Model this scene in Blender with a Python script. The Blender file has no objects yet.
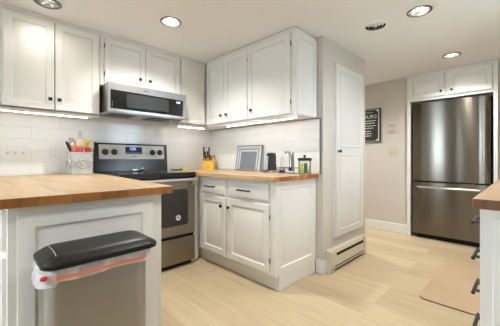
import bpy, bmesh, math, random
from mathutils import Vector, Matrix
random.seed(7)
C = bpy.context.scene.collection
PI = math.pi

# ------------------------------------------------------------------ camera, sky, light, exposure
CEIL = 2.16
cam_data = bpy.data.cameras.new('camera')
cam = bpy.data.objects.new('camera', cam_data); C.objects.link(cam)
cam_data.sensor_width = 36.0
cam_data.lens = 275.5 * 36 / 500
cam_data.shift_y = -5 / 500
cam_data.clip_start = 0.02
AZ = math.atan2(278, 275.5)
cam.location = (0, 0, 1.05)
cam.rotation_euler = (PI / 2, 0, AZ - PI / 2)
bpy.context.scene.camera = cam

sc = bpy.context.scene
sc.view_settings.view_transform = 'Standard'
sc.view_settings.look = 'None'
sc.view_settings.gamma = 1.0
sc.view_settings.use_curve_mapping = False
sc.view_settings.exposure = 1.36

LAMP_W = [0.45, 10.0, 2.7, 9.5, 11.5, 7.0, 9.0, 1.6, 6.0]   # recessed ceiling lamps; the unseen last ones are added fill
LED_S = 20.0            # under-cabinet strips
SKY_S = 9.0
world = bpy.data.worlds.new('daylight'); sc.world = world
world.use_nodes = True
wn = world.node_tree.nodes
wn['Background'].inputs[0].default_value = (0.68, 0.84, 1.0, 1)
wn['Background'].inputs[1].default_value = SKY_S

def portal(loc, rot, sx, sy):
    d = bpy.data.lights.new('daylight_portal', 'AREA'); d.shape = 'RECTANGLE'
    d.size = sx; d.size_y = sy; d.cycles.is_portal = True
    o = bpy.data.objects.new('daylight_portal', d); C.objects.link(o)
    o.location = loc; o.rotation_euler = rot
# openings of the room: patio door in the west wall, then unseen windows added on the dining and sink sides for daylight
portal((-3.02, 2.23, 1.04), (0, -PI / 2, 0), 0.42, 2.1)
portal((-3.02, 0.17, 1.55), (0, -PI / 2, 0), 1.16, 0.9)
portal((2.45, -0.57, 1.55), (PI / 2, 0, 0), 0.7, 0.9)

# ------------------------------------------------------------------ materials
def mat(name, color, rough=0.5, metal=0.0, **kw):
    m = bpy.data.materials.new(name); m.use_nodes = True
    b = m.node_tree.nodes['Principled BSDF']
    b.inputs['Base Color'].default_value = (*color, 1)
    b.inputs['Roughness'].default_value = rough
    b.inputs['Metallic'].default_value = metal
    for k, v in kw.items():
        b.inputs[k.replace('_', ' ')].default_value = v
    return m

def N(m, t, **kw):
    n = m.node_tree.nodes.new(t)
    for k, v in kw.items(): setattr(n, k, v)
    return n
def L(m, a, b): m.node_tree.links.new(a, b)
def bsdf(m): return m.node_tree.nodes['Principled BSDF']

def noisy(name, color, rough=0.5, amount=0.06, scale=8.0, bump=0.0, metal=0.0, **kw):
    """plain paint / plastic with a faint mottling, so no surface is perfectly flat"""
    m = mat(name, color, rough, metal, **kw)
    tc = N(m, 'ShaderNodeTexCoord'); nz = N(m, 'ShaderNodeTexNoise')
    nz.inputs['Scale'].default_value = scale; nz.inputs['Detail'].default_value = 3
    L(m, tc.outputs['Object'], nz.inputs['Vector'])
    rp = N(m, 'ShaderNodeValToRGB')
    rp.color_ramp.elements[0].color = (*[c * (1 - amount) for c in color], 1)
    rp.color_ramp.elements[1].color = (*[min(1, c * (1 + amount)) for c in color], 1)
    L(m, nz.outputs['Fac'], rp.inputs['Fac']); L(m, rp.outputs['Color'], bsdf(m).inputs['Base Color'])
    if bump:
        bp = N(m, 'ShaderNodeBump'); bp.inputs['Strength'].default_value = bump
        bp.inputs['Distance'].default_value = 0.002
        L(m, nz.outputs['Fac'], bp.inputs['Height']); L(m, bp.outputs['Normal'], bsdf(m).inputs['Normal'])
    return m

def swizzle(m, a, b, c=None):
    """object coordinates re-ordered into a texture plane"""
    tc = N(m, 'ShaderNodeTexCoord'); s = N(m, 'ShaderNodeSeparateXYZ'); k = N(m, 'ShaderNodeCombineXYZ')
    L(m, tc.outputs['Object'], s.inputs[0])
    L(m, s.outputs[a], k.inputs[0]); L(m, s.outputs[b], k.inputs[1])
    if c: L(m, s.outputs[c], k.inputs[2])
    return k.outputs[0]

def planks(name, along, across, width, length, cols, seam, grain=0.10, rough=0.35, seam_size=0.0015, up=None):
    m = mat(name, cols[0], rough)
    v = swizzle(m, along, across, up)
    br = N(m, 'ShaderNodeTexBrick'); br.offset = 0.37; br.offset_frequency = 1; br.squash = 1
    br.inputs['Scale'].default_value = 1
    br.inputs['Brick Width'].default_value = length; br.inputs['Row Height'].default_value = width
    br.inputs['Mortar Size'].default_value = seam_size; br.inputs['Mortar Smooth'].default_value = 0.2
    br.inputs['Color1'].default_value = (0, 0, 0, 1); br.inputs['Color2'].default_value = (1, 1, 1, 1)
    br.inputs['Mortar'].default_value = (0.5, 0.5, 0.5, 1)
    L(m, v, br.inputs['Vector'])
    rp = N(m, 'ShaderNodeValToRGB'); rp.color_ramp.interpolation = 'LINEAR'
    els = rp.color_ramp.elements
    while len(els) < len(cols): els.new(0.5)
    for i, c in enumerate(cols):
        els[i].position = i / (len(cols) - 1); els[i].color = (*c, 1)
    L(m, br.outputs['Color'], rp.inputs['Fac'])
    mp = N(m, 'ShaderNodeMapping'); mp.inputs['Scale'].default_value = (1.6, 22, 22)
    L(m, v, mp.inputs['Vector'])
    nz = N(m, 'ShaderNodeTexNoise'); nz.inputs['Scale'].default_value = 1.5; nz.inputs['Detail'].default_value = 5
    nz.inputs['Distortion'].default_value = 0.6
    L(m, mp.outputs[0], nz.inputs['Vector'])
    mx = N(m, 'ShaderNodeMix', data_type='RGBA', blend_type='MULTIPLY')
    gr = N(m, 'ShaderNodeValToRGB')
    gr.color_ramp.elements[0].position = 0.3; gr.color_ramp.elements[1].position = 0.7
    gr.color_ramp.elements[0].color = (1 - 2 * grain, 1 - 2.3 * grain, 1 - 2.7 * grain, 1)
    gr.color_ramp.elements[1].color = (1, 1, 1, 1)
    L(m, nz.outputs['Fac'], gr.inputs['Fac'])
    mx.inputs[0].default_value = 1
    L(m, rp.outputs['Color'], mx.inputs[6]); L(m, gr.outputs['Color'], mx.inputs[7])
    m2 = N(m, 'ShaderNodeMix', data_type='RGBA')
    L(m, br.outputs['Fac'], m2.inputs[0]); L(m, mx.outputs[2], m2.inputs[6]); m2.inputs[7].default_value = (*seam, 1)
    L(m, m2.outputs[2], bsdf(m).inputs['Base Color'])
    return m

def tiles(name, a, b, zoff):
    m = mat(name, (0.86, 0.85, 0.82), 0.18)
    v = swizzle(m, a, b)
    mp = N(m, 'ShaderNodeMapping'); mp.inputs['Location'].default_value = (0.07, -zoff, 0)
    L(m, v, mp.inputs['Vector'])
    br = N(m, 'ShaderNodeTexBrick'); br.offset = 0.5; br.offset_frequency = 2
    br.inputs['Scale'].default_value = 1
    br.inputs['Brick Width'].default_value = 0.40; br.inputs['Row Height'].default_value = 0.099
    br.inputs['Mortar Size'].default_value = 0.0013; br.inputs['Mortar Smooth'].default_value = 0.1
    br.inputs['Color1'].default_value = (0.86, 0.85, 0.82, 1); br.inputs['Color2'].default_value = (0.85, 0.84, 0.81, 1)
    br.inputs['Mortar'].default_value = (0.66, 0.645, 0.61, 1)
    L(m, mp.outputs[0], br.inputs['Vector']); L(m, br.outputs['Color'], bsdf(m).inputs['Base Color'])
    bp = N(m, 'ShaderNodeBump'); bp.inputs['Strength'].default_value = 0.5; bp.inputs['Distance'].default_value = 0.002
    bp.invert = True
    L(m, br.outputs['Fac'], bp.inputs['Height']); L(m, bp.outputs['Normal'], bsdf(m).inputs['Normal'])
    return m

def brushed(name, color, rough, aniso=0.0, rot=0.0):
    m = mat(name, color, rough, 1.0)
    tc = N(m, 'ShaderNodeTexCoord'); mp = N(m, 'ShaderNodeMapping'); mp.inputs['Scale'].default_value = (2, 2, 90)
    L(m, tc.outputs['Object'], mp.inputs['Vector'])
    nz = N(m, 'ShaderNodeTexNoise'); nz.inputs['Scale'].default_value = 3; nz.inputs['Detail'].default_value = 4
    L(m, mp.outputs[0], nz.inputs['Vector'])
    mr = N(m, 'ShaderNodeMapRange'); mr.inputs[3].default_value = rough * 0.85; mr.inputs[4].default_value = rough * 1.2
    L(m, nz.outputs['Fac'], mr.inputs[0]); L(m, mr.outputs[0], bsdf(m).inputs['Roughness'])
    if aniso:
        tg = N(m, 'ShaderNodeTangent'); tg.direction_type = 'RADIAL'; tg.axis = 'Z'
        L(m, tg.outputs[0], bsdf(m).inputs['Tangent'])
        bsdf(m).inputs['Anisotropic'].default_value = aniso
        bsdf(m).inputs['Anisotropic Rotation'].default_value = rot
    return m

def emit(name, color, s):
    m = mat(name, (0, 0, 0), 0.5)
    bsdf(m).inputs['Emission Color'].default_value = (*color, 1)
    bsdf(m).inputs['Emission Strength'].default_value = s
    return m

def clear(name, tint=(1, 1, 1), gloss=0.08, rough=0.02):
    """thin clear sheet: lets light straight through and mirrors a little of it"""
    m = bpy.data.materials.new(name); m.use_nodes = True
    nt = m.node_tree; nt.nodes.remove(nt.nodes['Principled BSDF'])
    t = nt.nodes.new('ShaderNodeBsdfTransparent'); t.inputs[0].default_value = (*tint, 1)
    g = nt.nodes.new('ShaderNodeBsdfGlossy'); g.inputs['Roughness'].default_value = rough
    f = nt.nodes.new('ShaderNodeLayerWeight'); f.inputs[0].default_value = 0.25
    mr = nt.nodes.new('ShaderNodeMapRange'); mr.inputs[3].default_value = gloss; mr.inputs[4].default_value = 0.6
    x = nt.nodes.new('ShaderNodeMixShader')
    nt.links.new(f.outputs['Fresnel'], mr.inputs[0]); nt.links.new(mr.outputs[0], x.inputs[0])
    nt.links.new(t.outputs[0], x.inputs[1]); nt.links.new(g.outputs[0], x.inputs[2])
    nt.links.new(x.outputs[0], nt.nodes['Material Output'].inputs[0])
    return m

M = {}
M['cab'] = noisy('cream_cabinet_paint', (0.81, 0.795, 0.755), 0.38, 0.015, 3)
M['wall'] = noisy('greige_wall_paint', (0.60, 0.555, 0.49), 0.75, 0.02, 3, 0.05)
M['ceil'] = noisy('ceiling_paint', (0.85, 0.85, 0.85), 0.85, 0.02, 2, 0.05)
M['trim'] = noisy('white_trim_paint', (0.78, 0.765, 0.73), 0.4, 0.015, 3)
M['door'] = noisy('white_door_paint', (0.71, 0.68, 0.63), 0.42, 0.015, 3)
M['floor'] = planks('light_maple_planks', 'Y', 'X', 0.185, 1.25,
                    [(0.50, 0.39, 0.235), (0.555, 0.44, 0.272), (0.61, 0.493, 0.315), (0.53, 0.418, 0.252)], (0.56, 0.45, 0.30), 0.085, 0.42, 0.0012)
def butcher(tag, along, across, tone=1.0):
    top = planks('butcher_block_top_' + tag, along, across, 0.038, 0.55,
                 [(0.46, 0.29, 0.14), (0.53, 0.365, 0.20), (0.59, 0.44, 0.27), (0.50, 0.33, 0.17)], (0.56, 0.37, 0.19), 0.08, 0.38, 0.0006)
    end = planks('butcher_block_end_' + tag, 'Z', across, 0.055, 0.5,
                 [tuple(c * tone for c in q) for q in ((0.23, 0.075, 0.014), (0.36, 0.135, 0.030), (0.46, 0.20, 0.050), (0.29, 0.10, 0.020))], (0.18 * tone, 0.06 * tone, 0.014), 0.14, 0.45, 0.0006)
    side = planks('butcher_block_side_' + tag, along, 'Z', 0.06, 0.28,
                  [(0.52, 0.31, 0.13), (0.62, 0.40, 0.19), (0.68, 0.47, 0.25), (0.56, 0.34, 0.15)], (0.46, 0.27, 0.11), 0.10, 0.4, 0.0006)
    return [top, end, side]
BY = butcher('lengthwise', 'Y', 'X'); BX = butcher('crosswise', 'X', 'Y', 0.62); BM = butcher('corner', 'Y', 'X', 1.3)
M['tile_y'] = tiles('white_subway_tile_north', 'X', 'Z', 0.915)
M['tile_x'] = tiles('white_subway_tile_east', 'Y', 'Z', 0.915)
M['steel'] = brushed('stainless_steel', (0.27, 0.238, 0.19), 0.30, 0.6, 0.25)
M['steel_h'] = brushed('stainless_steel_trim', (0.47, 0.45, 0.42), 0.30)
M['fridge'] = brushed('fridge_stainless', (0.185, 0.160, 0.128), 0.165, 1.0, 0.25)
M['handlesteel'] = mat('satin_handle_steel', (0.62, 0.59, 0.55), 0.32, 1.0)
M['canst'] = brushed('can_stainless', (0.36, 0.355, 0.35), 0.33, 0.6, 0.25)
M['chrome'] = mat('chrome', (0.5, 0.49, 0.47), 0.14, 1.0)
M['black'] = noisy('black_plastic', (0.012, 0.012, 0.013), 0.35, 0.2, 20)
M['blackmetal'] = mat('black_metal', (0.012, 0.011, 0.010), 0.45, 0.0)
M['glassblk'] = mat('black_glass', (0.008, 0.008, 0.009), 0.05, 0.0, Specular_IOR_Level=0.6)
M['enamel'] = mat('black_enamel', (0.008, 0.008, 0.009), 0.22)
M['ovenglass'] = mat('dark_oven_glass', (0.035, 0.032, 0.03), 0.06, 0.0, Specular_IOR_Level=0.5)
M['mwwin'] = mat('dark_grey_window', (0.035, 0.037, 0.038), 0.12)
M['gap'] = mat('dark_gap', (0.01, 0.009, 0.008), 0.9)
M['panelsilver'] = noisy('satin_silver_panel', (0.66, 0.635, 0.585), 0.45, 0.03, 30, metal=0.1)
M['lid'] = noisy('charcoal_lid_plastic', (0.015, 0.0125, 0.0108), 0.40, 0.25, 60, Specular_IOR_Level=0.22)
def bagmat():
    m = mat('white_bin_liner', (0.88, 0.90, 0.92), 0.3)
    nt = m.node_tree; b = bsdf(m)
    t = nt.nodes.new('ShaderNodeBsdfTransparent'); x = nt.nodes.new('ShaderNodeMixShader'); x.inputs[0].default_value = 0.62
    tc = N(m, 'ShaderNodeTexCoord'); nz = N(m, 'ShaderNodeTexNoise'); nz.inputs['Scale'].default_value = 18; nz.inputs['Detail'].default_value = 2
    nz.inputs['Distortion'].default_value = 0.8
    L(m, tc.outputs['Object'], nz.inputs['Vector'])
    mr = N(m, 'ShaderNodeMapRange'); mr.inputs[1].default_value = 0.35; mr.inputs[2].default_value = 0.65
    mr.inputs[3].default_value = 0.50; mr.inputs[4].default_value = 0.80
    L(m, nz.outputs['Fac'], mr.inputs[0]); L(m, mr.outputs[0], x.inputs[0])
    bp = N(m, 'ShaderNodeBump'); bp.inputs['Strength'].default_value = 0.3; bp.inputs['Distance'].default_value = 0.01
    L(m, nz.outputs['Fac'], bp.inputs['Height']); L(m, bp.outputs['Normal'], b.inputs['Normal'])
    L(m, t.outputs[0], x.inputs[1]); L(m, b.outputs[0], x.inputs[2]); L(m, x.outputs[0], nt.nodes['Material Output'].inputs[0])
    return m
M['bag'] = bagmat()
M['red'] = mat('red_ribbon', (0.74, 0.22, 0.13), 0.45)
M['redsil'] = mat('red_silicone', (0.72, 0.035, 0.02), 0.4)
M['orange'] = mat('orange_silicone', (0.80, 0.22, 0.06), 0.4)
M['yellow'] = noisy('yellow_plastic', (0.78, 0.60, 0.16), 0.4, 0.05, 20)
M['woodspoon'] = noisy('pale_spoon_wood', (0.72, 0.55, 0.34), 0.6, 0.1, 40)
M['ivory'] = noisy('ivory_plastic', (0.78, 0.70, 0.55), 0.45, 0.03, 20)
M['crock'] = noisy('whitewashed_grey_crock', (0.50, 0.49, 0.48), 0.55, 0.35, 35, 0.4)
M['block'] = noisy('yellow_bamboo_block', (0.80, 0.50, 0.05), 0.35, 0.12, 25)
M['blockdark'] = noisy('dark_slotted_wood', (0.33, 0.16, 0.05), 0.5, 0.2, 40)
M['mat'] = noisy('beige_kitchen_mat', (0.45, 0.32, 0.195), 0.7, 0.03, 60, 0.15)
M['matedge'] = mat('dark_brown_edge', (0.10, 0.06, 0.035), 0.7)
M['heater'] = noisy('almond_heater_enamel', (0.62, 0.55, 0.42), 0.4, 0.02, 6)
M['plate'] = mat('white_plate_plastic', (0.80, 0.78, 0.74), 0.35)
M['almond'] = mat('almond_plate_plastic', (0.60, 0.52, 0.36), 0.4)
M['greyframe'] = mat('grey_frame', (0.17, 0.175, 0.18), 0.35, 0.5)
M['midgrey'] = mat('mid_grey_frame', (0.30, 0.31, 0.32), 0.35, 0.3)
M['palegrey'] = mat('pale_grey_mat', (0.58, 0.59, 0.59), 0.5)
M['slate'] = noisy('slate_grey_board', (0.17, 0.185, 0.20), 0.45, 0.08, 30)
M['board'] = noisy('chalkboard_black', (0.022, 0.021, 0.02), 0.7, 0.3, 12)
M['chalk'] = mat('chalk_white', (0.62, 0.60, 0.56), 0.8)
M['lime'] = mat('lime_green_pack', (0.55, 0.66, 0.03), 0.4)
M['green'] = mat('dark_green_pack', (0.07, 0.17, 0.045), 0.45)
M['navy'] = mat('slate_blue_label', (0.05, 0.07, 0.12), 0.5)
M['glass'] = clear('clear_glass', (0.98, 0.98, 0.98), 0.05)
M['acrylic'] = clear('clear_acrylic', (0.97, 0.96, 0.95), 0.05)
M['pane'] = clear('window_glass', (0.95, 0.97, 0.98), 0.05)
M['lens'] = emit('lamp_lens', (1.0, 0.90, 0.76), 14.0)
M['led'] = emit('led_strip', (0.98, 0.98, 0.97), LED_S)
M['blue'] = emit('blue_display', (0.05, 0.12, 1.0), 4.0)
M['paleblue'] = emit('pale_blue_display', (0.30, 0.50, 1.0), 2.5)
M['reflector'] = mat('silver_reflector', (0.55, 0.54, 0.52), 0.16, 1.0)
M['ringdark'] = mat('dark_lamp_ring', (0.10, 0.09, 0.08), 0.4)
M['handle'] = M['blackmetal']
M['filter'] = noisy('dark_grease_filter', (0.10, 0.09, 0.08), 0.5, 0.4, 120, metal=0.5)
M['grass'] = noisy('outside_paving', (0.55, 0.52, 0.47), 0.9, 0.1, 3)

# ------------------------------------------------------------------ mesh builder
class MB:
    def __init__(s): s.v = []; s.f = []; s.m = []
    def add(s, verts, faces, mi=0):
        b = len(s.v); s.v += [Vector(p) for p in verts]
        for f in faces: s.f.append([b + i for i in f]); s.m.append(mi)
        return s
    def box(s, x0, x1, y0, y1, z0, z1, mi=0):
        p = [(x, y, z) for z in (z0, z1) for y in (y0, y1) for x in (x0, x1)]
        return s.add(p, [(0, 2, 3, 1), (4, 5, 7, 6), (0, 1, 5, 4), (2, 6, 7, 3), (0, 4, 6, 2), (1, 3, 7, 5)], mi)
    def prism(s, poly, z0, z1, mi=0, T=None, mside=None):
        T = T or (lambda u, v, w: (u, v, w)); n = len(poly)
        vs = [T(u, v, z0) for u, v in poly] + [T(u, v, z1) for u, v in poly]
        b = len(s.v); s.v += [Vector(p) for p in vs]
        s.f.append([b + i for i in range(n)][::-1]); s.m.append(mi)
        s.f.append([b + n + i for i in range(n)]); s.m.append(mi)
        for i in range(n):
            j = (i + 1) % n
            s.f.append([b + i, b + j, b + n + j, b + n + i]); s.m.append(mi if mside is None else mside)
        return s
    def loft(s, rings, caps=(True, True), mi=0):
        n = len(rings[0]); b = len(s.v)
        for r in rings: s.v += [Vector(p) for p in r]
        for k in range(len(rings) - 1):
            for i in range(n):
                j = (i + 1) % n
                s.f.append([b + k * n + i, b + k * n + j, b + (k + 1) * n + j, b + (k + 1) * n + i]); s.m.append(mi)
        if caps[0]: s.f.append([b + i for i in range(n)][::-1]); s.m.append(mi)
        if caps[1]: s.f.append([b + (len(rings) - 1) * n + i for i in range(n)]); s.m.append(mi)
        return s
    def lathe(s, prof, o=(0, 0, 0), T=None, n=28, caps=(True, True), mi=0):
        """prof: (radius, height) pairs about +w of T at o"""
        T = T or (lambda u, v, w: (u, v, w)); o = Vector(o)
        return s.loft([[o + Vector(T(max(r, 1e-5) * math.cos(2 * PI * i / n), max(r, 1e-5) * math.sin(2 * PI * i / n), h)) for i in range(n)] for r, h in prof], caps, mi)
    def tube(s, pts, r, n=10, mi=0, caps=(True, True)):
        pts = [Vector(p) for p in pts]; rs = r if isinstance(r, (list, tuple)) else [r] * len(pts); rings = []
        up = None
        for i, p in enumerate(pts):
            d = (pts[min(i + 1, len(pts) - 1)] - pts[max(i - 1, 0)]).normalized()
            if up is None:
                up = Vector((0, 0, 1)) if abs(d.z) < 0.9 else Vector((1, 0, 0))
            a = d.cross(up).normalized(); c = a.cross(d).normalized(); up = c
            rings.append([p + (a * math.cos(2 * PI * k / n) + c * math.sin(2 * PI * k / n)) * rs[i] for k in range(n)])
        return s.loft(rings, caps, mi)
    def ellipsoid(s, c, rx, ry, rz, n=16, k=10, mi=0, R=None):
        c = Vector(c); rings = []
        for j in range(k + 1):
            t = PI * j / k
            rings.append([c + (R @ Vector((rx * math.sin(t) * math.cos(2 * PI * i / n), ry * math.sin(t) * math.sin(2 * PI * i / n), -rz * math.cos(t))) if R else
                          Vector((rx * math.sin(t) * math.cos(2 * PI * i / n), ry * math.sin(t) * math.sin(2 * PI * i / n), -rz * math.cos(t)))) for i in range(n)])
        return s.loft(rings, (True, True), mi)
    def build(s, name, m, parent=None, bevel=0.0, smooth=40, seg=2, loc=None):
        """link as ONE object; verts are in world space, the object's origin is its thing's base"""
        org = Vector(loc) if loc is not None else (parent.get('_o') and Vector(parent['_o']) or Vector((0, 0, 0))) if parent else Vector((0, 0, 0))
        me = bpy.data.meshes.new(name)
        me.from_pydata([tuple(v - org) for v in s.v], [], s.f)
        mats = m if isinstance(m, (list, tuple)) else [m]
        for q in mats: me.materials.append(q)
        for p, mi in zip(me.polygons, s.m): p.material_index = mi
        bm = bmesh.new(); bm.from_mesh(me)
        bmesh.ops.remove_doubles(bm, verts=bm.verts, dist=1e-6)
        bmesh.ops.recalc_face_normals(bm, faces=bm.faces)
        bm.to_mesh(me); bm.free()
        if smooth:
            me.shade_smooth(); me.set_sharp_from_angle(angle=math.radians(smooth))
        o = bpy.data.objects.new(name, me); C.objects.link(o)
        if parent:
            o.parent = parent
        else:
            o.location = org
        o['_o'] = list(org)
        if bevel:
            b = o.modifiers.new('edge', 'BEVEL'); b.width = bevel; b.segments = seg; b.limit_method = 'ANGLE'
            b.angle_limit = math.radians(50); b.harden_normals = True
        return o

def thing(name, label, cat, loc, group=None):
    o = bpy.data.objects.new(name, None); C.objects.link(o); o.location = loc
    o.empty_display_size = 0.05; o['_o'] = list(loc)
    return tag(o, label, cat, group)
def tag(o, label, cat, group=None, kind=None):
    o['label'] = label; o['category'] = cat
    if group: o['group'] = group
    if kind: o['kind'] = kind
    return o
def struct(name, mb, m, label, cat, bevel=0.0, smooth=40):
    return tag(mb.build(name, m, None, bevel, smooth), label, cat, None, 'structure')
def dup(root, loc, label):
    r = root.copy(); C.objects.link(r); r.location = loc; r['label'] = label
    for ch in list(root.children):
        c = ch.copy(); C.objects.link(c); c.parent = r
        for g in list(ch.children):
            d = g.copy(); C.objects.link(d); d.parent = c
    return r

# frames: (u along the face, v up, w out of the face)
def F_south(y): return lambda u, v, w: (u, y - w, v)         # a face looking towards -Y
def F_west(x): return lambda u, v, w: (x - w, u, v)          # a face looking towards -X (u = world y)
def F_north(y): return lambda u, v, w: (u, y + w, v)         # a face looking towards +Y
def F_down(z): return lambda u, v, w: (u, v, z - w)

def rounded(x0, x1, y0, y1, r, n=6):
    out = []
    for cx, cy, a in ((x1 - r, y1 - r, 0), (x0 + r, y1 - r, 90), (x0 + r, y0 + r, 180), (x1 - r, y0 + r, 270)):
        for k in range(n + 1):
            t = math.radians(a + 90 * k / n); out.append((cx + r * math.cos(t), cy + r * math.sin(t)))
    return out

RAISED = [(0, 0), (0, 0.016), (0.004, 0.020), (0.050, 0.020), (0.057, 0.008), (0.064, 0.008), (0.092, 0.0185), (0.096, 0.0195)]
RAISED_S = [(0, 0), (0, 0.016), (0.004, 0.020), (0.044, 0.020), (0.050, 0.009), (0.056, 0.009), (0.078, 0.0185), (0.082, 0.0195)]
SLAB = [(0, 0), (0, 0.012), (0.006, 0.018), (0.012, 0.020)]
def slab(mb, T, u0, u1, v0, v1, prof=RAISED, mi=0):
    rings = [[T(u0 + i, v0 + i, w), T(u1 - i, v0 + i, w), T(u1 - i, v1 - i, w), T(u0 + i, v1 - i, w)] for i, w in prof]
    return mb.loft(rings, (True, True), mi)
def panel_on(mb, T, u0, u1, v0, v1, w0, mi=0, rail=0.05):
    """raised field laid on a flat face"""
    prof = [(0, w0), (0.003, w0 + 0.007), (0.010, w0 + 0.007), (0.014, w0 + 0.001), (0.03, w0 + 0.003), (0.05, w0 + 0.009), (0.056, w0 + 0.010)]
    return slab(mb, T, u0, u1, v0, v1, prof, mi)
def knob(T, u, v, w, parent, name='knob'):
    mb = MB()
    P = lambda a, b, c: T(u + a, v + b, w + c)
    mb.lathe([(0.006, 0), (0.005, 0.012)], T=P, n=10)
    s = 0.0125
    mb.loft([[P(-s * k, -s * k, c), P(s * k, -s * k, c), P(s * k, s * k, c), P(-s * k, s * k, c)] for k, c in ((0.8, 0.012), (1, 0.014), (1, 0.022), (0.85, 0.025))])
    return mb.build(name, M['blackmetal'], parent)
def bar_handle(T, u0, u1, v, w, parent, r=0.007, out=0.030, post=0.012, m='blackmetal', name='handle'):
    mb = MB()
    mb.tube([T(u0, v, w + out), T(u1, v, w + out)], r, 10)
    for u in (u0 + post, u1 - post): mb.tube([T(u, v, w), T(u, v, w + out)], r * 0.85, 10)
    return mb.build(name, M[m], parent)
def hinge(T, u, v, parent):
    return MB().tube([T(u, v - 0.02, 0.012), T(u, v + 0.02, 0.012)], 0.004, 8).build('hinge', M['blackmetal'], parent)

# ------------------------------------------------------------------ room shell
X_E = 2.225      # east kitchen wall
Y_N = 2.99       # stove wall
X_W = -3.0
Y_J = 1.306      # front of the pantry block
X_J = 3.137
X_F = 4.206      # wall with the fridge
struct('floor', MB().box(X_W - 0.1, 5.1, -2.3, 4.1, -0.08, 0.0), M['floor'], 'light maple plank floor of the kitchen', 'floor')

LAMPS = [(0.358, 2.415), (1.122, 2.048), (2.376, 0.578), (3.634, 0.578), (3.66, 2.35), (-1.1, 0.5), (-1.1, 2.1), (0.2, -0.9), (1.25, 0.55)]  # lamps after the hall one are out of view, added for fill light
VENT = (2.386, 0.905)
def ceiling_mesh():
    bm = bmesh.new()
    def loop(pts):
        vs = [bm.verts.new((x, y, CEIL)) for x, y in pts]
        for i in range(len(vs)): bm.edges.new((vs[i], vs[(i + 1) % len(vs)]))
    loop([(X_W - 0.1, -2.3), (5.1, -2.3), (5.1, 4.1), (X_W - 0.1, 4.1)])
    for cx, cy in LAMPS:
        loop([(cx + 0.066 * math.cos(2 * PI * k / 32), cy + 0.066 * math.sin(2 * PI * k / 32)) for k in range(32)])
    loop([(VENT[0] + 0.078 * math.cos(2 * PI * k / 32), VENT[1] + 0.078 * math.sin(2 * PI * k / 32)) for k in range(32)])
    bmesh.ops.triangle_fill(bm, use_beauty=True, edges=bm.edges)
    for f in bm.faces:
        if f.normal.z > 0: f.normal_flip()
    me = bpy.data.meshes.new('ceiling'); bm.to_mesh(me); bm.free(); me.materials.append(M['ceil'])
    o = bpy.data.objects.new('ceiling', me); C.objects.link(o)
    return tag(o, 'flat cream painted ceiling with recessed lights', 'ceiling', None, 'structure')
ceiling_mesh()
struct('wall_stove', MB().box(X_W, X_E, Y_N, Y_N + 0.1, 0, CEIL), M['wall'], 'wall behind the stove and wall cabinets', 'wall')
struct('wall_pantry', MB().box(X_E, X_J, Y_J, Y_N + 0.1, 0, CEIL), M['wall'],
       'greige wall block with the tall panelled door and heater', 'wall')
struct('wall_fridge', MB().box(X_F, X_F + 0.1, 1.165, 4.0, 0, CEIL).box(X_F, X_F + 0.1, -0.65, 0.235, 0, CEIL)
       .box(4.95, 5.05, 0.235, 1.165, 0, CEIL).box(X_F + 0.1, 5.05, 1.165, 1.265, 0, CEIL).box(X_F + 0.1, 5.05, 0.135, 0.235, 0, CEIL), M['wall'],
       'greige wall with the chalkboard sign and the fridge alcove', 'wall')
struct('wall_hall', MB().box(X_J - 0.1, X_F + 0.1, 4.0, 4.1, 0, CEIL).box(X_J - 0.1, X_J, Y_N + 0.1, 4.0, 0, CEIL), M['wall'], 'greige end wall of the hall past the pantry', 'wall')
struct('wall_sink', MB().box(1.22, 5.0, -0.65, -0.55, 0, 1.1).box(1.22, 5.0, -0.65, -0.55, 2.0, CEIL).box(1.22, 2.1, -0.65, -0.55, 1.1, 2.0)
       .box(2.8, 5.0, -0.65, -0.55, 1.1, 2.0).box(1.22, 1.32, -2.2, -0.65, 0, CEIL), M['wall'], 'greige wall behind the sink run', 'wall')
struct('wall_dining', MB().box(X_W, 1.32, -2.3, -2.2, 0, CEIL), M['wall'], 'greige dining wall behind the photographer', 'wall')
struct('wall_patio', MB().box(X_W - 0.1, X_W, -2.3, -0.41, 0, CEIL).box(X_W - 0.1, X_W, -0.41, 0.75, 0, 1.1).box(X_W - 0.1, X_W, -0.41, 0.75, 2.0, CEIL)
       .box(X_W - 0.1, X_W, 0.75, 1.50, 0, CEIL).box(X_W - 0.1, X_W, 1.57, 2.0, 0, CEIL).box(X_W - 0.1, X_W, 2.46, Y_N + 0.1, 0, CEIL)
       .box(X_W - 0.1, X_W, 2.0, 2.46, 2.09, CEIL).box(X_W - 0.1, X_W, 1.50, 1.57, 2.09, CEIL), M['wall'], 'greige wall with the narrow glass door', 'wall')
# window frames and panes
def win(name, T, u0, u1, v0, v1, bars, label, cat, w=0.05):
    mb = MB()
    def bar(a, b, c, d): mb.loft([[T(a, c, q), T(b, c, q), T(b, d, q), T(a, d, q)] for q in (-0.07, 0.02)])
    bar(u0, u0 + w, v0, v1); bar(u1 - w, u1, v0, v1); bar(u0, u1, v0, v0 + w); bar(u0, u1, v1 - w, v1)
    for b in bars: bar(b - 0.04, b + 0.04, v0, v1)
    o = mb.build(name, M['trim']); tag(o, label, cat, None, 'structure')
    MB().loft([[T(u0 + w, v0 + w, q), T(u1 - w, v0 + w, q), T(u1 - w, v1 - w, q), T(u0 + w, v1 - w, q)] for q in (-0.03, -0.025)]).build('pane', M['pane'], o)
win('door_1', lambda u, v, w: (X_W + w, u, v), 2.0, 2.46, 0.0, 2.09, [], 'narrow white framed glass door on the dining side', 'glass door')
win('fill_window_1', lambda u, v, w: (X_W + w, u, v), -0.41, 0.75, 1.1, 2.0, [0.17], 'unseen white framed window added for daylight beside the photographer', 'window')  # out of view, put in to light the faces turned west
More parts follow.
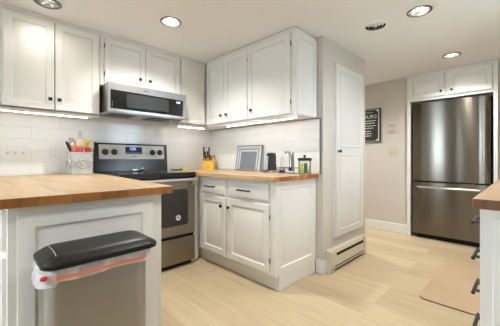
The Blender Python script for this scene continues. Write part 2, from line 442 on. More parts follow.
win('fill_window_2', lambda u, v, w: (u, -0.55 + w, v), 2.1, 2.8, 1.1, 2.0, [2.45], 'unseen white framed window added for daylight over the sink run', 'window')  # out of view, opening added and sized for fill daylight
win('window_3', lambda u, v, w: (X_W + w, u, v), 1.50, 1.57, 0.0, 2.09, [], 'slim glass sidelight near the narrow glass door', 'window', 0.012)
struct('ground', MB().box(-30, -3.15, -30, 30, -0.4, -0.3).box(-3.15, 8, -30, -2.35, -0.4, -0.3), M['grass'], 'pale paving outside the patio door and windows', 'paving')

# baseboards
def base(name, mb_boxes, label):
    mb = MB()
    for x0, x1, y0, y1 in mb_boxes: mb.box(x0, x1, y0, y1, 0, 0.128)
    return struct(name, mb, M['trim'], label, 'baseboard', 0.006)
base('baseboard_pantry', [(X_E - 0.013, X_E + 0.04, Y_J - 0.014, Y_J), (X_E - 0.014, X_E, Y_J - 0.014, 1.374)], 'short white baseboard wrapping the wall corner beside the heater')
base('baseboard_fridge', [(X_F - 0.014, X_F, 1.165, 4.0)], 'white baseboard under the chalkboard sign')
base('baseboard_hall', [(X_J, X_F - 0.014, 3.986, 4.0)], 'white baseboard at the end of the hall')

# tile backsplash and its dark edge trim
struct('tile_backsplash', MB().box(0.0, X_E, Y_N - 0.009, Y_N, 0.906, 1.47), M['tile_y'], 'white subway tile backsplash behind the stove', 'backsplash')
struct('tile_backsplash', MB().box(X_E - 0.009, X_E, 1.335, Y_N - 0.009, 0.906, 1.405), M['tile_x'], 'white subway tile backsplash behind the leaning grey board', 'backsplash')
struct('trim_1', MB().box(X_E - 0.012, X_E, 1.322, 1.335, 0.906, 1.417).box(X_E - 0.012, X_E, 1.335, 1.378, 1.405, 1.417), M['greyframe'], 'dark metal trim on the end of the tile backsplash', 'trim')

# ------------------------------------------------------------------ wall cabinets, stove wall
def wall_cab(label, group, loc, build):
    t = thing('wall_cabinet', label, 'cabinet', loc, group); build(t); return t
ZB, ZT = 1.405, CEIL - 0.004
G_N = 'wall cabinets'
YF = 2.66; TS = F_south(YF)
def door_part(t, T, u0, u1, v0, v1, kn=None, prof=RAISED, hinges=None, name='door'):
    d = slab(MB(), T, u0, u1, v0, v1, prof).build(name, M['cab'], t, smooth=25)
    if kn: knob(T, kn[0], kn[1], 0.019, d)
    if hinges:
        for v in hinges[1]: hinge(T, hinges[0], v, d)
    return d
def crown(mb, T, u0, u1):
    mb.loft([[T(u0, CEIL - 0.026, 0), T(u1, CEIL - 0.026, 0), T(u1, CEIL - 0.026, 0.008), T(u0, CEIL - 0.026, 0.008)],
             [T(u0, ZT, 0), T(u1, ZT, 0), T(u1, ZT, 0.014), T(u0, ZT, 0.014)]])
def b1(t):
    mb = MB().box(0.095, 0.768, YF, Y_N - 0.01, ZB + 0.015, ZT).box(0.095, 0.768, YF, YF + 0.02, ZB, ZB + 0.03); crown(mb, TS, 0.095, 0.768)
    mb.build('carcass', M['cab'], t, 0.002)
    door_part(t, TS, 0.130, 0.4365, 1.43, 2.125, (0.407, 1.512))
    door_part(t, TS, 0.4425, 0.760, 1.43, 2.125, (0.467, 1.512))
    MB().box(0.4365, 0.4425, YF - 0.004, YF - 0.0005, 1.43, 2.125).build('door_gap', M['gap'], t, smooth=0)
wall_cab('cream two-door wall cabinet above the utensil crock', G_N, (0.43, 2.82, ZB), b1)
def b2(t):
    mb = MB().box(0.770, 1.558, YF, Y_N - 0.01, 1.700, ZT); crown(mb, TS, 0.770, 1.558)
    mb.build('carcass', M['cab'], t, 0.002)
    door_part(t, TS, 0.808, 1.1745, 1.722, 2.12, (1.118, 1.805), RAISED_S, (0.804, (1.80, 2.05)))
    door_part(t, TS, 1.1805, 1.550, 1.722, 2.12, (1.216, 1.805), RAISED_S)
wall_cab('short cream two-door wall cabinet directly above the microwave', G_N, (1.16, 2.82, 1.70), b2)
def b3(t):
    mb = MB().box(1.560, X_E - 0.012, YF, Y_N - 0.01, ZB + 0.015, ZT).box(1.56, 1.91, YF, YF + 0.02, ZB, ZB + 0.03); crown(mb, TS, 1.56, 1.905)
    mb.build('carcass', M['cab'], t, 0.002)
    door_part(t, TS, 1.570, 1.880, 1.43, 2.12, None, RAISED_S)
wall_cab('narrow cream single-door wall cabinet in the corner right of the microwave', G_N, (1.74, 2.82, ZB), b3)
# wall cabinets, east wall
XF = 1.912; TW = F_west(XF)
def b4(t):
    mb = MB().box(XF, X_E - 0.012, 1.949, YF - 0.022, ZB + 0.015, ZT).box(XF, XF + 0.02, 1.949, YF - 0.022, ZB, ZB + 0.03); crown(mb, TW, 1.949, YF - 0.022)
    mb.build('carcass', M['cab'], t, 0.002)
    door_part(t, TW, 2.316, 2.632, 1.43, 2.125, (2.352, 1.512))
    door_part(t, TW, 1.9525, 2.310, 1.43, 2.125, (2.262, 1.512), RAISED, (1.9515, (1.55, 2.02)))
wall_cab('cream two-door wall cabinet above the grey board and knife block', G_N, (2.06, 2.29, ZB), b4)
def b5(t):
    mb = MB().box(XF, X_E - 0.002, 1.378, 1.947, ZB + 0.015, ZT).box(XF, XF + 0.02, 1.378, 1.947, ZB, ZB + 0.03); crown(mb, TW, 1.378, 1.947)
    mb.build('carcass', M['cab'], t, 0.002)
    door_part(t, TW, 1.428, 1.9455, 1.43, 2.125, (1.888, 1.512), RAISED, (1.4245, (1.53, 2.03)))
    mb = MB(); T = F_south(1.378); slab(mb, T, XF + 0.012, X_E - 0.004, ZB + 0.02, ZT - 0.03, [(0, 0), (0, 0.008), (0.002, 0.010), (0.045, 0.010), (0.050, 0.003), (0.056, 0.003), (0.075, 0.009), (0.080, 0.010)])
    mb.build('end_panel', M['cab'], t, smooth=25)
wall_cab('cream wall cabinet with one wide door at the free end', G_N, (2.06, 1.66, ZB), b5)

# under-cabinet lights
def led(loc, x0, x1, y0, y1, label):
    t = thing('under_cabinet_light', label, 'light', loc, 'light strips under the wall cabinets')
    MB().box(x0, x1, y0, y1, 1.402, 1.4195).build('housing', M['plate'], t)
    MB().box(x0 + 0.004, x1 - 0.004, y0 + 0.004, y1 - 0.004, 1.4005, 1.402).build('diffuser', M['led'], t)
led((0.39, 2.72, 1.41), 0.11, 0.69, 2.717, 2.733, 'lit strip light under the cabinet above the utensil crock')
led((1.99, 1.9, 1.41), 1.975, 1.993, 1.42, 2.37, 'long lit strip light above the grey board and gadgets')
led((1.8, 2.75, 1.41), 1.60, 1.95, 2.745, 2.763, 'short lit strip light in the corner above the knife block')

# ------------------------------------------------------------------ microwave
t = thing('microwave', 'low stainless over-the-range microwave with black glass front', 'microwave', (1.18, 2.79, 1.45))
YM = 2.512
MB().box(0.790, 1.553, YM + 0.03, Y_N - 0.012, 1.452, 1.698).build('body', M['steel_h'], t, 0.003)
d = MB().box(0.790, 1.553, YM, YM + 0.03, 1.450, 1.706).build('door', M['steel_h'], t, 0.004)
MB().prism(rounded(0.811, 1.513, 1.478, 1.640, 0.006), 0, 0.004, T=F_south(YM)).build('glass_front', M['glassblk'], d)
MB().prism(rounded(0.945, 1.350, 1.503, 1.622, 0.004), 0.004, 0.0052, T=F_south(YM)).build('window', M['mwwin'], d)
for z in (1.495, 1.51, 1.53):
    for x in (0.820, 1.500): MB().box(x, x + 0.006, YM - 0.0055, YM - 0.004, z, z + 0.004).build('button', M['plate'], d)
MB().box(1.10, 1.15, YM - 0.002, YM, 1.668, 1.676).build('badge', M['greyframe'], d)
MB().box(0.815, 1.53, YM + 0.04, 2.93, 1.446, 1.452).build('underside', M['steel_h'], t)
MB().box(0.84, 1.06, YM + 0.06, 2.80, 1.442, 1.446).build('grease_filter', M['filter'], t)
MB().box(1.20, 1.45, YM + 0.06, 2.80, 1.442, 1.446).build('grease_filter', M['filter'], t)
MB().box(1.405, 1.525, 2.610, 2.620, 1.408, 1.446).build('vent_flap', M['greyframe'], t)
def text(name, body, size, T, u, v, w, m, parent, ext=0.0006, align='CENTER', sx=1.0):
    cu = bpy.data.curves.new(name, 'FONT'); cu.body = body; cu.size = size; cu.extrude = ext
    cu.align_x = align; cu.align_y = 'CENTER'; cu.materials.append(m)
    tmp = bpy.data.objects.new(name, cu); C.objects.link(tmp)
    dg = bpy.context.evaluated_depsgraph_get()
    me = bpy.data.meshes.new_from_object(tmp.evaluated_get(dg)); bpy.data.objects.remove(tmp)
    mb = MB(); mb.add([T(u + p.co.x * sx, v + p.co.y, w + p.co.z) for p in me.vertices], [list(p.vertices) for p in me.polygons])
    return mb.build(name, m, parent, smooth=0)
text('clock_digits', '3:38', 0.026, F_south(YM), 1.455, 1.612, 0.0048, M['paleblue'], d)

# ------------------------------------------------------------------ stove
t = thing('stove', 'stainless electric stove with black cooktop and knobs on the backguard', 'stove', (1.172, 2.66, 0))
x0, x1 = 0.792, 1.552
MB().box(x0, x1, 2.375, Y_N - 0.012, 0.035, 0.895).build('body', M['greyframe'], t, 0.003)
MB().prism(rounded(x0, x1, 2.325, 2.915, 0.012), 0.866, 0.914).build('cooktop', M['glassblk'], t, 0.004)
MB().box(x0 + 0.004, x1 - 0.004, 2.352, 2.376, 0.828, 0.866).build('shaded_manifold', M['gap'], t)  # dark colour stands for the shadow in the gap at the handle
d = MB().box(x0 + 0.004, x1 - 0.004, 2.345, 2.376, 0.312, 0.826).build('oven_door', M['steel'], t, 0.004)
MB().prism(rounded(0.872, 1.468, 0.405, 0.752, 0.03), 0, 0.004, T=F_south(2.345)).build('door_glass', M['ovenglass'], d)
T = F_south(2.345)
h = MB(); h.tube([T(x0 + 0.008, 0.842, 0.05), T(x1 - 0.008, 0.842, 0.05)], 0.0165, 14)
for u in (x0 + 0.045, x1 - 0.045):
    h.loft([[T(u - 0.014, 0.775, 0), T(u + 0.014, 0.775, 0), T(u + 0.014, 0.815, 0), T(u - 0.014, 0.815, 0)],
            [T(u - 0.012, 0.828, 0.05), T(u + 0.012, 0.828, 0.05), T(u + 0.012, 0.85, 0.05), T(u - 0.012, 0.85, 0.05)]])
h.build('handle', M['steel_h'], d)
s = MB(); s.lathe([(0.026, 0.004), (0.026, 0.006)], T=lambda a, b, c: T(1.36 + a, 0.482 + b, c), n=24).build('round_disc', M['plate'], d)  # flat white disc with a grey centre on the oven glass
s = MB(); s.lathe([(0.011, 0.006), (0.011, 0.0068)], T=lambda a, b, c: T(1.36 + a, 0.482 + b, c), n=18).build('disc_mark', M['greyframe'], d)
MB().box(x0 + 0.004, x1 - 0.004, 2.345, 2.376, 0.045, 0.285).build('storage_drawer', M['steel'], t, 0.004)
MB().box(x0 + 0.01, x1 - 0.01, 2.362, 2.376, 0.285, 0.312).build('drawer_gap', M['gap'], t)
MB().box(x0 + 0.02, x1 - 0.02, 2.385, 2.90, 0.0, 0.036).build('plinth', M['gap'], t)
# backguard leans back a little
yb = 2.905
def TB(u, v, w): return (u, yb + (v - 0.914) * 0.12 - w, v)
bg = MB(); bg.loft([[(x0 + 0.005, yb, 0.912), (x1 + 0.0, yb, 0.912), (x1, Y_N - 0.012, 0.912), (x0 + 0.005, Y_N - 0.012, 0.912)],
                    [(x0 + 0.005, yb + 0.034, 1.200), (x1 + 0.006, yb + 0.034, 1.200), (x1 + 0.006, Y_N - 0.012, 1.200), (x0 + 0.005, Y_N - 0.012, 1.200)]])
bgo = bg.build('backguard', M['enamel'], t, 0.006)
MB().prism(rounded(0.838, 1.515, 1.038, 1.184, 0.008), 0, 0.004, T=TB).build('control_panel', M['panelsilver'], bgo)
MB().prism(rounded(1.088, 1.262, 1.094, 1.164, 0.004), 0.004, 0.0055, T=TB).build('display', M['mwwin'], bgo)
text('clock_digits', '3:38', 0.034, TB, 1.165, 1.144, 0.006, M['blue'], bgo)
for k in range(7): MB().box(1.10 + k * 0.022, 1.108 + k * 0.022, yb + 0.0135, yb + 0.0175, 1.104, 1.109).build('button', M['plate'], bgo)
MB().add([TB(1.15, 1.064, 0.0045), TB(1.20, 1.064, 0.0045), TB(1.20, 1.071, 0.0045), TB(1.15, 1.071, 0.0045)], [(0, 1, 2, 3)]).build('badge', M['greyframe'], bgo)
for kx in (0.894, 0.979, 1.380, 1.465):
    k_ = MB()
    P = lambda a, b, c: TB(kx + a, 1.110 + b, c + 0.004)
    k_.lathe([(0.031, 0), (0.031, 0.004), (0.026, 0.007), (0.023, 0.022), (0.020, 0.025)], T=P, n=24)
    k_.loft([[P(-0.005, -0.024, c), P(0.005, -0.024, c), P(0.005, 0.024, c), P(-0.005, 0.024, c)] for c in (0.022, 0.034)])
    k_.build('knob', M['black'], bgo, 0.001)
for (cx, cy, r) in ((0.98, 2.50, 0.10), (1.36, 2.50, 0.085), (0.98, 2.77, 0.075), (1.36, 2.77, 0.10)):
    bb = MB(); bb.lathe([(r, 0.9140), (r, 0.9146), (r - 0.004, 0.9146), (r - 0.004, 0.9140)], (cx, cy, 0), n=40, caps=(False, False))
    bb.build('burner_ring', M['greyframe'], t)

# small things on and beside the cooktop
t = thing('stove_gadget', 'small black gadget with a chrome ball on the cooktop below the backguard', 'spoon rest', (1.18, 2.80, 0.9146))  # small black dish with a chrome ball and a white tag
MB().lathe([(0.045, 0.9146), (0.05, 0.922), (0.047, 0.922), (0.040, 0.918)], (1.165, 2.80, 0), n=24).build('dish', M['black'], t)
MB().ellipsoid((1.205, 2.785, 0.938), 0.017, 0.017, 0.0165).build('ball', M['chrome'], t)
MB().box(1.115, 1.165, 2.795, 2.815, 0.923, 0.936).build('tag', M['plate'], t, 0.002)
tag(MB().lathe([(0.055, 0.905), (0.068, 0.914), (0.072, 0.921), (0.068, 0.920), (0.05, 0.911)], (1.64, 2.86, 0), n=28).build('saucer', M['greyframe'], None, loc=(1.64, 2.86, 0.905)),
    'small grey saucer on the counter right of the stove', 'saucer')
tag(MB().prism(rounded(1.695, 1.775, 2.82, 2.88, 0.015), 0.905, 0.938).build('sponge', M['yellow'], None, 0.006, loc=(1.735, 2.85, 0.905)),
    'yellow sponge on the counter between stove and knife block', 'sponge')

# ------------------------------------------------------------------ countertops
ZC, ZU = 0.905, 0.869
def top(label, poly, mats, loc, endtest):
    mb = MB(); n = len(poly); mb.prism(poly, ZU, ZC)
    base_i = len(mb.f) - n
    for i in range(n):
        j = (i + 1) % n
        mb.m[base_i + i] = 1 if endtest(poly[i], poly[j]) else 2
    o = mb.build('countertop', mats, None, 0.003, loc=loc); return tag(o, label, 'countertop', 'butcher block countertops')
hor = lambda a, b: abs(a[1] - b[1]) < 1e-4
ver = lambda a, b: abs(a[0] - b[0]) < 1e-4
# material index 1 (end grain) where the boards are cut across
top('long butcher block counter with the utensil crock, above the trash can', [(0.03, 1.298), (0.722, 1.298), (0.788, 2.30), (0.788, Y_N - 0.01), (0.03, Y_N - 0.01)], BY, (0, 0, 0), hor)
top('L-shaped butcher block counter holding knife block and gadgets', [(1.595, 1.345), (X_E - 0.01, 1.345), (X_E - 0.01, Y_N - 0.01), (1.556, Y_N - 0.01), (1.556, 2.36), (1.595, 2.36)], BM, (0, 0, 0), hor)
top('butcher block counter at the right with a dark end grain edge', [(1.262, -0.54), (3.20, -0.54), (3.20, 0.141), (1.262, 0.141)], BX, (0, 0, 0), ver)

# ------------------------------------------------------------------ base cabinets
G_B = 'base cabinets'
# peninsula
t = thing('base_cabinet', 'cream base cabinet with raised end panel behind the trash can', 'cabinet', (0.38, 2.1, 0), G_B)
MB().box(0.078, 0.675, 1.345, Y_N - 0.012, 0.09, 0.868).build('carcass', M['cab'], t, 0.002)
MB().box(0.13, 0.66, 1.40, Y_N - 0.02, 0.0, 0.09).build('toe_kick', M['cab'], t)
T = F_south(1.345); mb = MB()
slab(mb, T, 0.078, 0.675, 0.0, 0.868, [(0, 0), (0, 0.008), (0.002, 0.010)])
slab(mb, T, 0.105, 0.630, 0.03, 0.838, [(0, 0.004), (0, 0.013), (0.003, 0.017), (0.010, 0.019), (0.052, 0.019), (0.060, 0.0105), (0.068, 0.0105), (0.095, 0.0185), (0.100, 0.0195)])
mb.build('end_panel', M['cab'], t, smooth=25)
MB().box(0.660, 0.677, 1.334, 2.34, 0.0, 0.868).build('side_panel', M['cab'], t, 0.002)
TWp = F_west(0.078)
yy = 1.375
for wd in (0.45, 0.45, 0.60):
    d = slab(MB(), TWp, yy, yy + wd - 0.03, 0.70, 0.845, SLAB).build('drawer', M['cab'], t, smooth=25)
    bar_handle(TWp, yy + wd / 2 - 0.075, yy + wd / 2 + 0.045, 0.775, 0.020, d)
    if wd < 0.5:
        for z0, z1 in ((0.42, 0.675), (0.13, 0.395)):
            d = slab(MB(), TWp, yy, yy + wd - 0.03, z0, z1, SLAB).build('drawer', M['cab'], t, smooth=25)
            bar_handle(TWp, yy + wd / 2 - 0.075, yy + wd / 2 + 0.045, (z0 + z1) / 2, 0.020, d)
    else:
        door_part(t, TWp, yy, yy + wd - 0.03, 0.13, 0.675, (yy + 0.05, 0.61))
    yy += wd
# east run
XB = 1.645; TE = F_west(XB)
t = thing('base_cabinet', 'cream base cabinet with two drawers and two doors under the L-shaped counter', 'cabinet', (1.93, 1.86, 0), G_B)
MB().box(XB, X_E - 0.003, 1.385, 2.415, 0.125, 0.868).build('carcass', M['cab'], t, 0.002)
for (u0, u1, ku, hs) in ((1.962, 2.338, 2.018, 2.3415), (1.432, 1.926, 1.912, None)):
    d = slab(MB(), TE, u0, u1, 0.706, 0.843, SLAB).build('drawer', M['cab'], t, smooth=25)
    c = (u0 + u1) / 2 + (0.035 if u1 > 2 else 0.025)
    bar_handle(TE, c - 0.075, c + 0.075, 0.774, 0.019, d)
    door_part(t, TE, u0, u1, 0.142, 0.682, (ku, 0.600), RAISED, (1.4285, (0.24, 0.58)) if u1 < 2 else None)
mb = MB(); T = F_south(1.385); slab(mb, T, XB - 0.0, X_E - 0.006, 0.118, 0.866, [(0, 0), (0, 0.008), (0.002, 0.010), (0.062, 0.010), (0.067, 0.002), (0.076, 0.002), (0.104, 0.010), (0.110, 0.011)])
mb.build('end_panel', M['cab'], t, smooth=25)
MB().box(1.690, 1.705, 1.40, 2.414, 0.0, 0.125).build('toe_kick', M['cab'], t)
MB().box(1.690, X_E - 0.016, 1.376, 1.40, 0.0, 0.122).build('skirting', M['trim'], t, 0.005)
t = thing('base_cabinet', 'plain corner filler cabinet between the stove and the two-door base cabinet', 'cabinet', (1.9, 2.7, 0), G_B)
MB().box(1.645, X_E - 0.012, 2.418, Y_N - 0.012, 0.125, 0.868).box(1.556, 1.640, 2.425, 2.445, 0.0, 0.868).build('carcass', M['cab'], t, 0.002)
MB().box(1.60, 1.705, 2.475, 2.49, 0.0, 0.124).box(1.690, 1.705, 2.42, 2.475, 0.0, 0.124).build('toe_kick', M['cab'], t)
# right run
t = thing('base_cabinet', 'cream drawer cabinet with black bar handles at the right edge', 'cabinet', (1.9, -0.2, 0), G_B)
MB().box(1.300, 3.17, -0.53, 0.102, 0.09, 0.868).build('carcass', M['cab'], t, 0.002)
MB().box(1.34, 3.17, -0.53, 0.03, 0.0, 0.09).build('toe_kick', M['cab'], t)
TN = F_north(0.102)
for z0, z1, hz in ((0.730, 0.852, 0.793), (0.585, 0.712, 0.652), (0.445, 0.570, 0.515), (0.12, 0.428, 0.365)):
    d = slab(MB(), TN, 1.318, 1.70, z0, z1, SLAB).build('drawer', M['cab'], t, smooth=25)
    bar_handle(TN, 1.40, 1.56, hz, 0.020, d, 0.0068, 0.032, 0.035)
for u in (1.73, 2.20, 2.67):
    door_part(t, TN, u, u + 0.45, 0.12, 0.852, (u + 0.05, 0.78))
mb = MB(); T = F_west(1.300)
slab(mb, T, -0.53, 0.122, 0.0, 0.868, [(0, 0), (0, 0.012), (0.002, 0.014)])
slab(mb, T, -0.50, 0.088, 0.04, 0.84, [(0, 0.004), (0, 0.016), (0.003, 0.021), (0.010, 0.023), (0.03, 0.023), (0.036, 0.0165), (0.046, 0.0165), (0.07, 0.022), (0.076, 0.023)])
mb.build('end_panel', M['cab'], t, smooth=25)

# ------------------------------------------------------------------ fridge and its surround
t = thing('fridge_cabinet', 'cream two-door cabinet with side panels around the fridge', 'cabinet', (4.45, 0.7, 0))
XC = 4.166; TF = F_west(XC)
MB().box(XC, 4.90, 0.238, 1.162, 1.803, ZT).build('carcass', M['cab'], t, 0.002)
MB().box(XC, 4.90, 1.120, 1.162, 0.0, 1.803).build('side_panel', M['cab'], t, 0.003)
MB().box(XC, 4.90, 0.238, 0.276, 0.0, 1.803).build('side_panel', M['cab'], t, 0.003)
door_part(t, TF, 0.738, 1.134, 1.838, 2.122, (0.768, 1.892), RAISED)
door_part(t, TF, 0.284, 0.702, 1.838, 2.122, (0.662, 1.892), RAISED)
mb = MB(); crown(mb, TF, 0.238, 1.162); mb.build('crown_strip', M['cab'], t)
t = thing('refrigerator', 'stainless bottom-freezer refrigerator in the cream cabinet surround', 'refrigerator', (4.5, 0.69, 0))
y0, y1 = 0.300, 1.082
MB().box(4.20, 4.88, y0 + 0.005, y1 - 0.005, 0.03, 1.76).build('body', M['greyframe'], t, 0.004)
def curved_door(name, z0, z1):
    pts = []
    n = 14
    for i in range(n + 1):
        s_ = i / n; y = y0 + (y1 - y0) * s_
        pts.append((4.135 - 0.002 * (1 - (2 * s_ - 1) ** 2), y))
    pts[0] = (4.143, y0); pts[-1] = (4.143, y1)
    poly = pts + [(4.195, y1), (4.195, y0)]
    return MB().prism(poly, z0, z1).build(name, M['fridge'], t, 0.003, smooth=30)
dr = curved_door('door', 0.752, 1.770)
fz = curved_door('freezer_drawer', 0.062, 0.736)
MB().box(4.16, 4.20, y0 + 0.01, y1 - 0.01, 0.70, 0.77).build('door_seal', M['gap'], t)
MB().box(4.19, 4.86, y0 + 0.03, y1 - 0.03, 0.0, 0.06).build('toe_grille', M['gap'], t)
MB().box(4.30, 4.88, y0 + 0.01, y1 - 0.01, 1.76, 1.80).build('top_gap_shade', M['gap'], t)  # dark block standing for the shade in the gap above the fridge
h = MB(); h.tube([(4.138, 0.352, 0.862), (4.085, 0.352, 0.885), (4.078, 0.352, 1.2), (4.085, 0.352, 1.565), (4.138, 0.352, 1.59)], [0.009, 0.011, 0.011, 0.011, 0.009], 12)
h.build('handle', M['handlesteel'], dr)
h = MB(); h.tube([(4.135, 1.03, 0.675), (4.082, 1.005, 0.675), (4.076, 0.7, 0.675), (4.082, 0.39, 0.675), (4.135, 0.365, 0.675)], [0.009, 0.012, 0.012, 0.012, 0.009], 12)
h.build('handle', M['handlesteel'], fz)

# ------------------------------------------------------------------ pantry door and baseboard heater
t = thing('door_2', 'tall narrow white two-panel door raised above the baseboard heater', 'door', (2.72, Y_J - 0.005, 0.295)); t['kind'] = 'structure'
T = F_south(Y_J)
mb = MB(); slab(mb, T, 2.405, 3.035, 0.288, 1.965, [(0, 0.0005), (0, 0.008), (0.003, 0.010), (0.012, 0.010)])
mb.build('door_frame', M['door'], t, smooth=25)
T2 = lambda u, v, w: T(u, v, w + 0.010)
mb = MB(); slab(mb, T2, 2.418, 3.022, 0.300, 1.953, [(0, 0), (0, 0.015), (0.003, 0.018)])
for v0, v1 in ((1.160, 1.90), (0.352, 1.086)):
    slab(mb, T2, 2.490, 2.955, v0, v1, [(0, 0.018), (0.004, 0.024), (0.010, 0.024), (0.015, 0.018), (0.022, 0.0185), (0.05, 0.025), (0.056, 0.026)])
dl = mb.build('door_leaf', M['door'], t, smooth=25)
mb = MB(); P = lambda a, b, c: T2(2.452 + a, 1.116 + b, 0.018 + c)
mb.lathe([(0.012, 0), (0.006, 0.006), (0.006, 0.016), (0.016, 0.022), (0.017, 0.030), (0.012, 0.036)], T=P, n=16); mb.build('knob', M['blackmetal'], dl)

t = thing('baseboard_heater', 'almond electric baseboard heater below the tall white door', 'heater', (2.65, 1.28, 0))
prof = [(1.304, 0.005), (1.262, 0.005), (1.256, 0.020), (1.256, 0.105), (1.263, 0.150), (1.268, 0.185), (1.275, 0.196), (1.304, 0.200)]
hx0, hx1 = 2.262, 3.035
mb = MB()
mb.loft([[(x, y, z) for y, z in prof] for x in (hx0 + 0.08, hx1 - 0.05)])
mb.build('cover', M['heater'], t, smooth=30)
cap = [(1.305, 0.0), (1.252, 0.0), (1.250, 0.012), (1.250, 0.190), (1.258, 0.202), (1.305, 0.206)]
for a, b_ in ((hx0, hx0 + 0.08), (hx1 - 0.05, hx1)):
    MB().loft([[(x, y, z) for y, z in cap] for x in (a, b_)]).build('end_cap', M['heater'], t, 0.003, smooth=30)
MB().loft([[(x, 1.2560, 0.138), (x, 1.263, 0.138), (x, 1.266, 0.160), (x, 1.2592, 0.160)] for x in (hx0 + 0.135, hx1 - 0.055)]).build('outlet_slot', M['gap'], t)
MB().box(hx0 + 0.085, hx1 - 0.055, 1.2545, 1.26, 0.012, 0.022).box(hx0 + 0.085, hx1 - 0.055, 1.254, 1.258, 0.042, 0.050).build('inlet_slot', M['gap'], t)
MB().lathe([(0.006, 0), (0.005, 0.004)], T=lambda a, b, c: (hx0 + 0.04 + a, 1.250 - c, 0.04 + b), n=12).build('screw', M['greyframe'], t)

# ------------------------------------------------------------------ trash can and its liner
t = thing('trash_can', 'stainless step trash can with a charcoal lid in front of the end panel', 'trash can', (0.32, 1.16, 0))
def ring(x0, x1, y0, y1, r, z, bow=0.0):
    pts = rounded(x0, x1, y0, y1, r, 8)
    return [(x, y, z) for x, y in pts]
mb = MB(); mb.loft([ring(0.152, 0.504, 1.084, 1.264, 0.062, z) for z in (0.02, 0.70)]); mb.build('body', M['canst'], t, smooth=30)
mb = MB(); mb.loft([ring(0.150, 0.508, 1.080, 1.268, 0.048, z) for z in (0.0, 0.03)]); mb.build('base_ring', M['black'], t, smooth=30)
mb = MB()
def lidring(d, z): return ring(0.143 + d * 1.25, 0.534 - d * 1.25, 1.060 + d, 1.288 - d, max(0.045 - d * 0.4, 0.012), z)
mb.loft([lidring(0.006, 0.688), lidring(0.0, 0.691), lidring(0.0, 0.703), lidring(0.003, 0.708), lidring(0.022, 0.724), lidring(0.028, 0.727), lidring(0.06, 0.731)])
ld = mb.build('lid', M['lid'], t, smooth=35)
pts = []
for i in range(9):
    s_ = i / 8; pts.append((0.184 + 0.004 * math.sin(PI * s_), 1.088 + 0.16 * s_, 0.7282))
MB().tube(pts, 0.0012, 6).build('lid_line', M['palegrey'], ld)
MB().box(0.27, 0.38, 1.045, 1.084, 0.0, 0.022).build('pedal', M['black'], t, 0.004)
# liner folded over the rim
tb = thing('trash_bag', 'translucent white bin liner hanging out below the charcoal lid', 'trash bag', (0.32, 1.16, 0.62))
mb = MB(); rings = []
nz_ = [random.uniform(-1, 1) for _ in range(400)]
for k, (z, off, wob) in enumerate(((0.695, 0.002, 0), (0.690, 0.006, 0), (0.680, 0.011, 0.002), (0.668, 0.013, 0.003), (0.655, 0.013, 0.003), (0.644, 0.009, 0.003))):
    pts = []
    base_pts = rounded(0.152, 0.507, 1.082, 1.266, 0.046, 10)
    # resample densely
    dense = []
    for i in range(len(base_pts)):
        a = Vector(base_pts[i]); b_ = Vector(base_pts[(i + 1) % len(base_pts)])
        q = max(1, int((b_ - a).length / 0.012))
        for j in range(q): dense.append(a + (b_ - a) * j / q)
    ctr = Vector((0.325, 1.167))
    nd = len(dense)
    for i, p in enumerate(dense):
        tng = (dense[(i + 1) % nd] - dense[i - 1]).normalized(); nrm = Vector((tng.y, -tng.x))
        w_ = math.sin(i * 0.83 + k * 0.5) * 0.5 + math.sin(i * 1.7 + k) * 0.3 + nz_[(i * 3 + k) % 400] * 0.35
        extra = 0.012 if (p.x < 0.19 and p.y < 1.15) else 0.0      # bunched at the front left corner
        e = off + wob * w_ + extra * (1 if 0 < k else 0)
        zz = z + wob * 1.2 * math.sin(i * 0.37) - (0.012 * k / 5 if extra else 0)
        pts.append((p.x + nrm.x * e, p.y + nrm.y * e, zz))
    rings.append(pts)
mb.loft(rings, (False, False)); mb.build('liner', M['bag'], tb, smooth=80)
# drawstring running round the hem
pts = []
for i in range(25):
    s_ = i / 24; x = 0.165 + (0.502 - 0.165) * s_
    y = 1.066 if s_ < 0.9 else 1.066 + (s_ - 0.9) * 0.30
    pts.append((x, y - 0.003, 0.661 + 0.001 * math.sin(i * 0.9)))
mb = MB(); mb.loft([[(x, y, z - 0.0055), (x, y + 0.002, z - 0.0055), (x, y + 0.002, z + 0.0055), (x, y, z + 0.0055)] for x, y, z in pts])
mb.build('drawstring', M['red'], tb)
MB().ellipsoid((0.148, 1.064, 0.672), 0.011, 0.008, 0.008).build('drawstring_knot', M['redsil'], tb)

# ------------------------------------------------------------------ utensil crock and utensils
t = thing('utensil_crock', 'whitewashed grey embossed utensil crock left of the stove', 'crock', (0.652, 2.80, ZC))
cx, cy = 0.652, 2.80
mb = MB()
def cring(h, z): return [(cx + x, cy + y, z) for x, y in rounded(-h, h, -h, h, h * 0.38, 6)]
mb.loft([cring(0.080, ZC), cring(0.085, ZC + 0.006), cring(0.086, 1.088), cring(0.089, 1.092), cring(0.089, 1.101), cring(0.083, 1.102), cring(0.079, 1.095), cring(0.079, 0.925)])
mb.build('body', M['crock'], t, smooth=35)
for T_ in (lambda a, b, c: (cx + a, cy - 0.086 - c, 1.0 + b), lambda a, b, c: (cx - 0.086 - c, cy + a, 1.0 + b)):
    mb = MB()
    for du, R_ in ((0, 0.040), (-0.052, 0.026), (0.052, 0.026)):
        mb.lathe([(R_, 0), (R_ - 0.002, 0.006), (R_ - 0.009, 0.006), (R_ - 0.011, 0)], T=lambda a, b, c, T_=T_, du=du: T_(a + du, b, c), n=28, caps=(False, False))
        mb.lathe([(R_ * 0.42, 0), (R_ * 0.36, 0.005), (0.001, 0.006)], T=lambda a, b, c, T_=T_, du=du: T_(a + du, b, c), n=20)
    mb.build('emboss', M['crock'], t)
G_U = 'utensils in the crock'
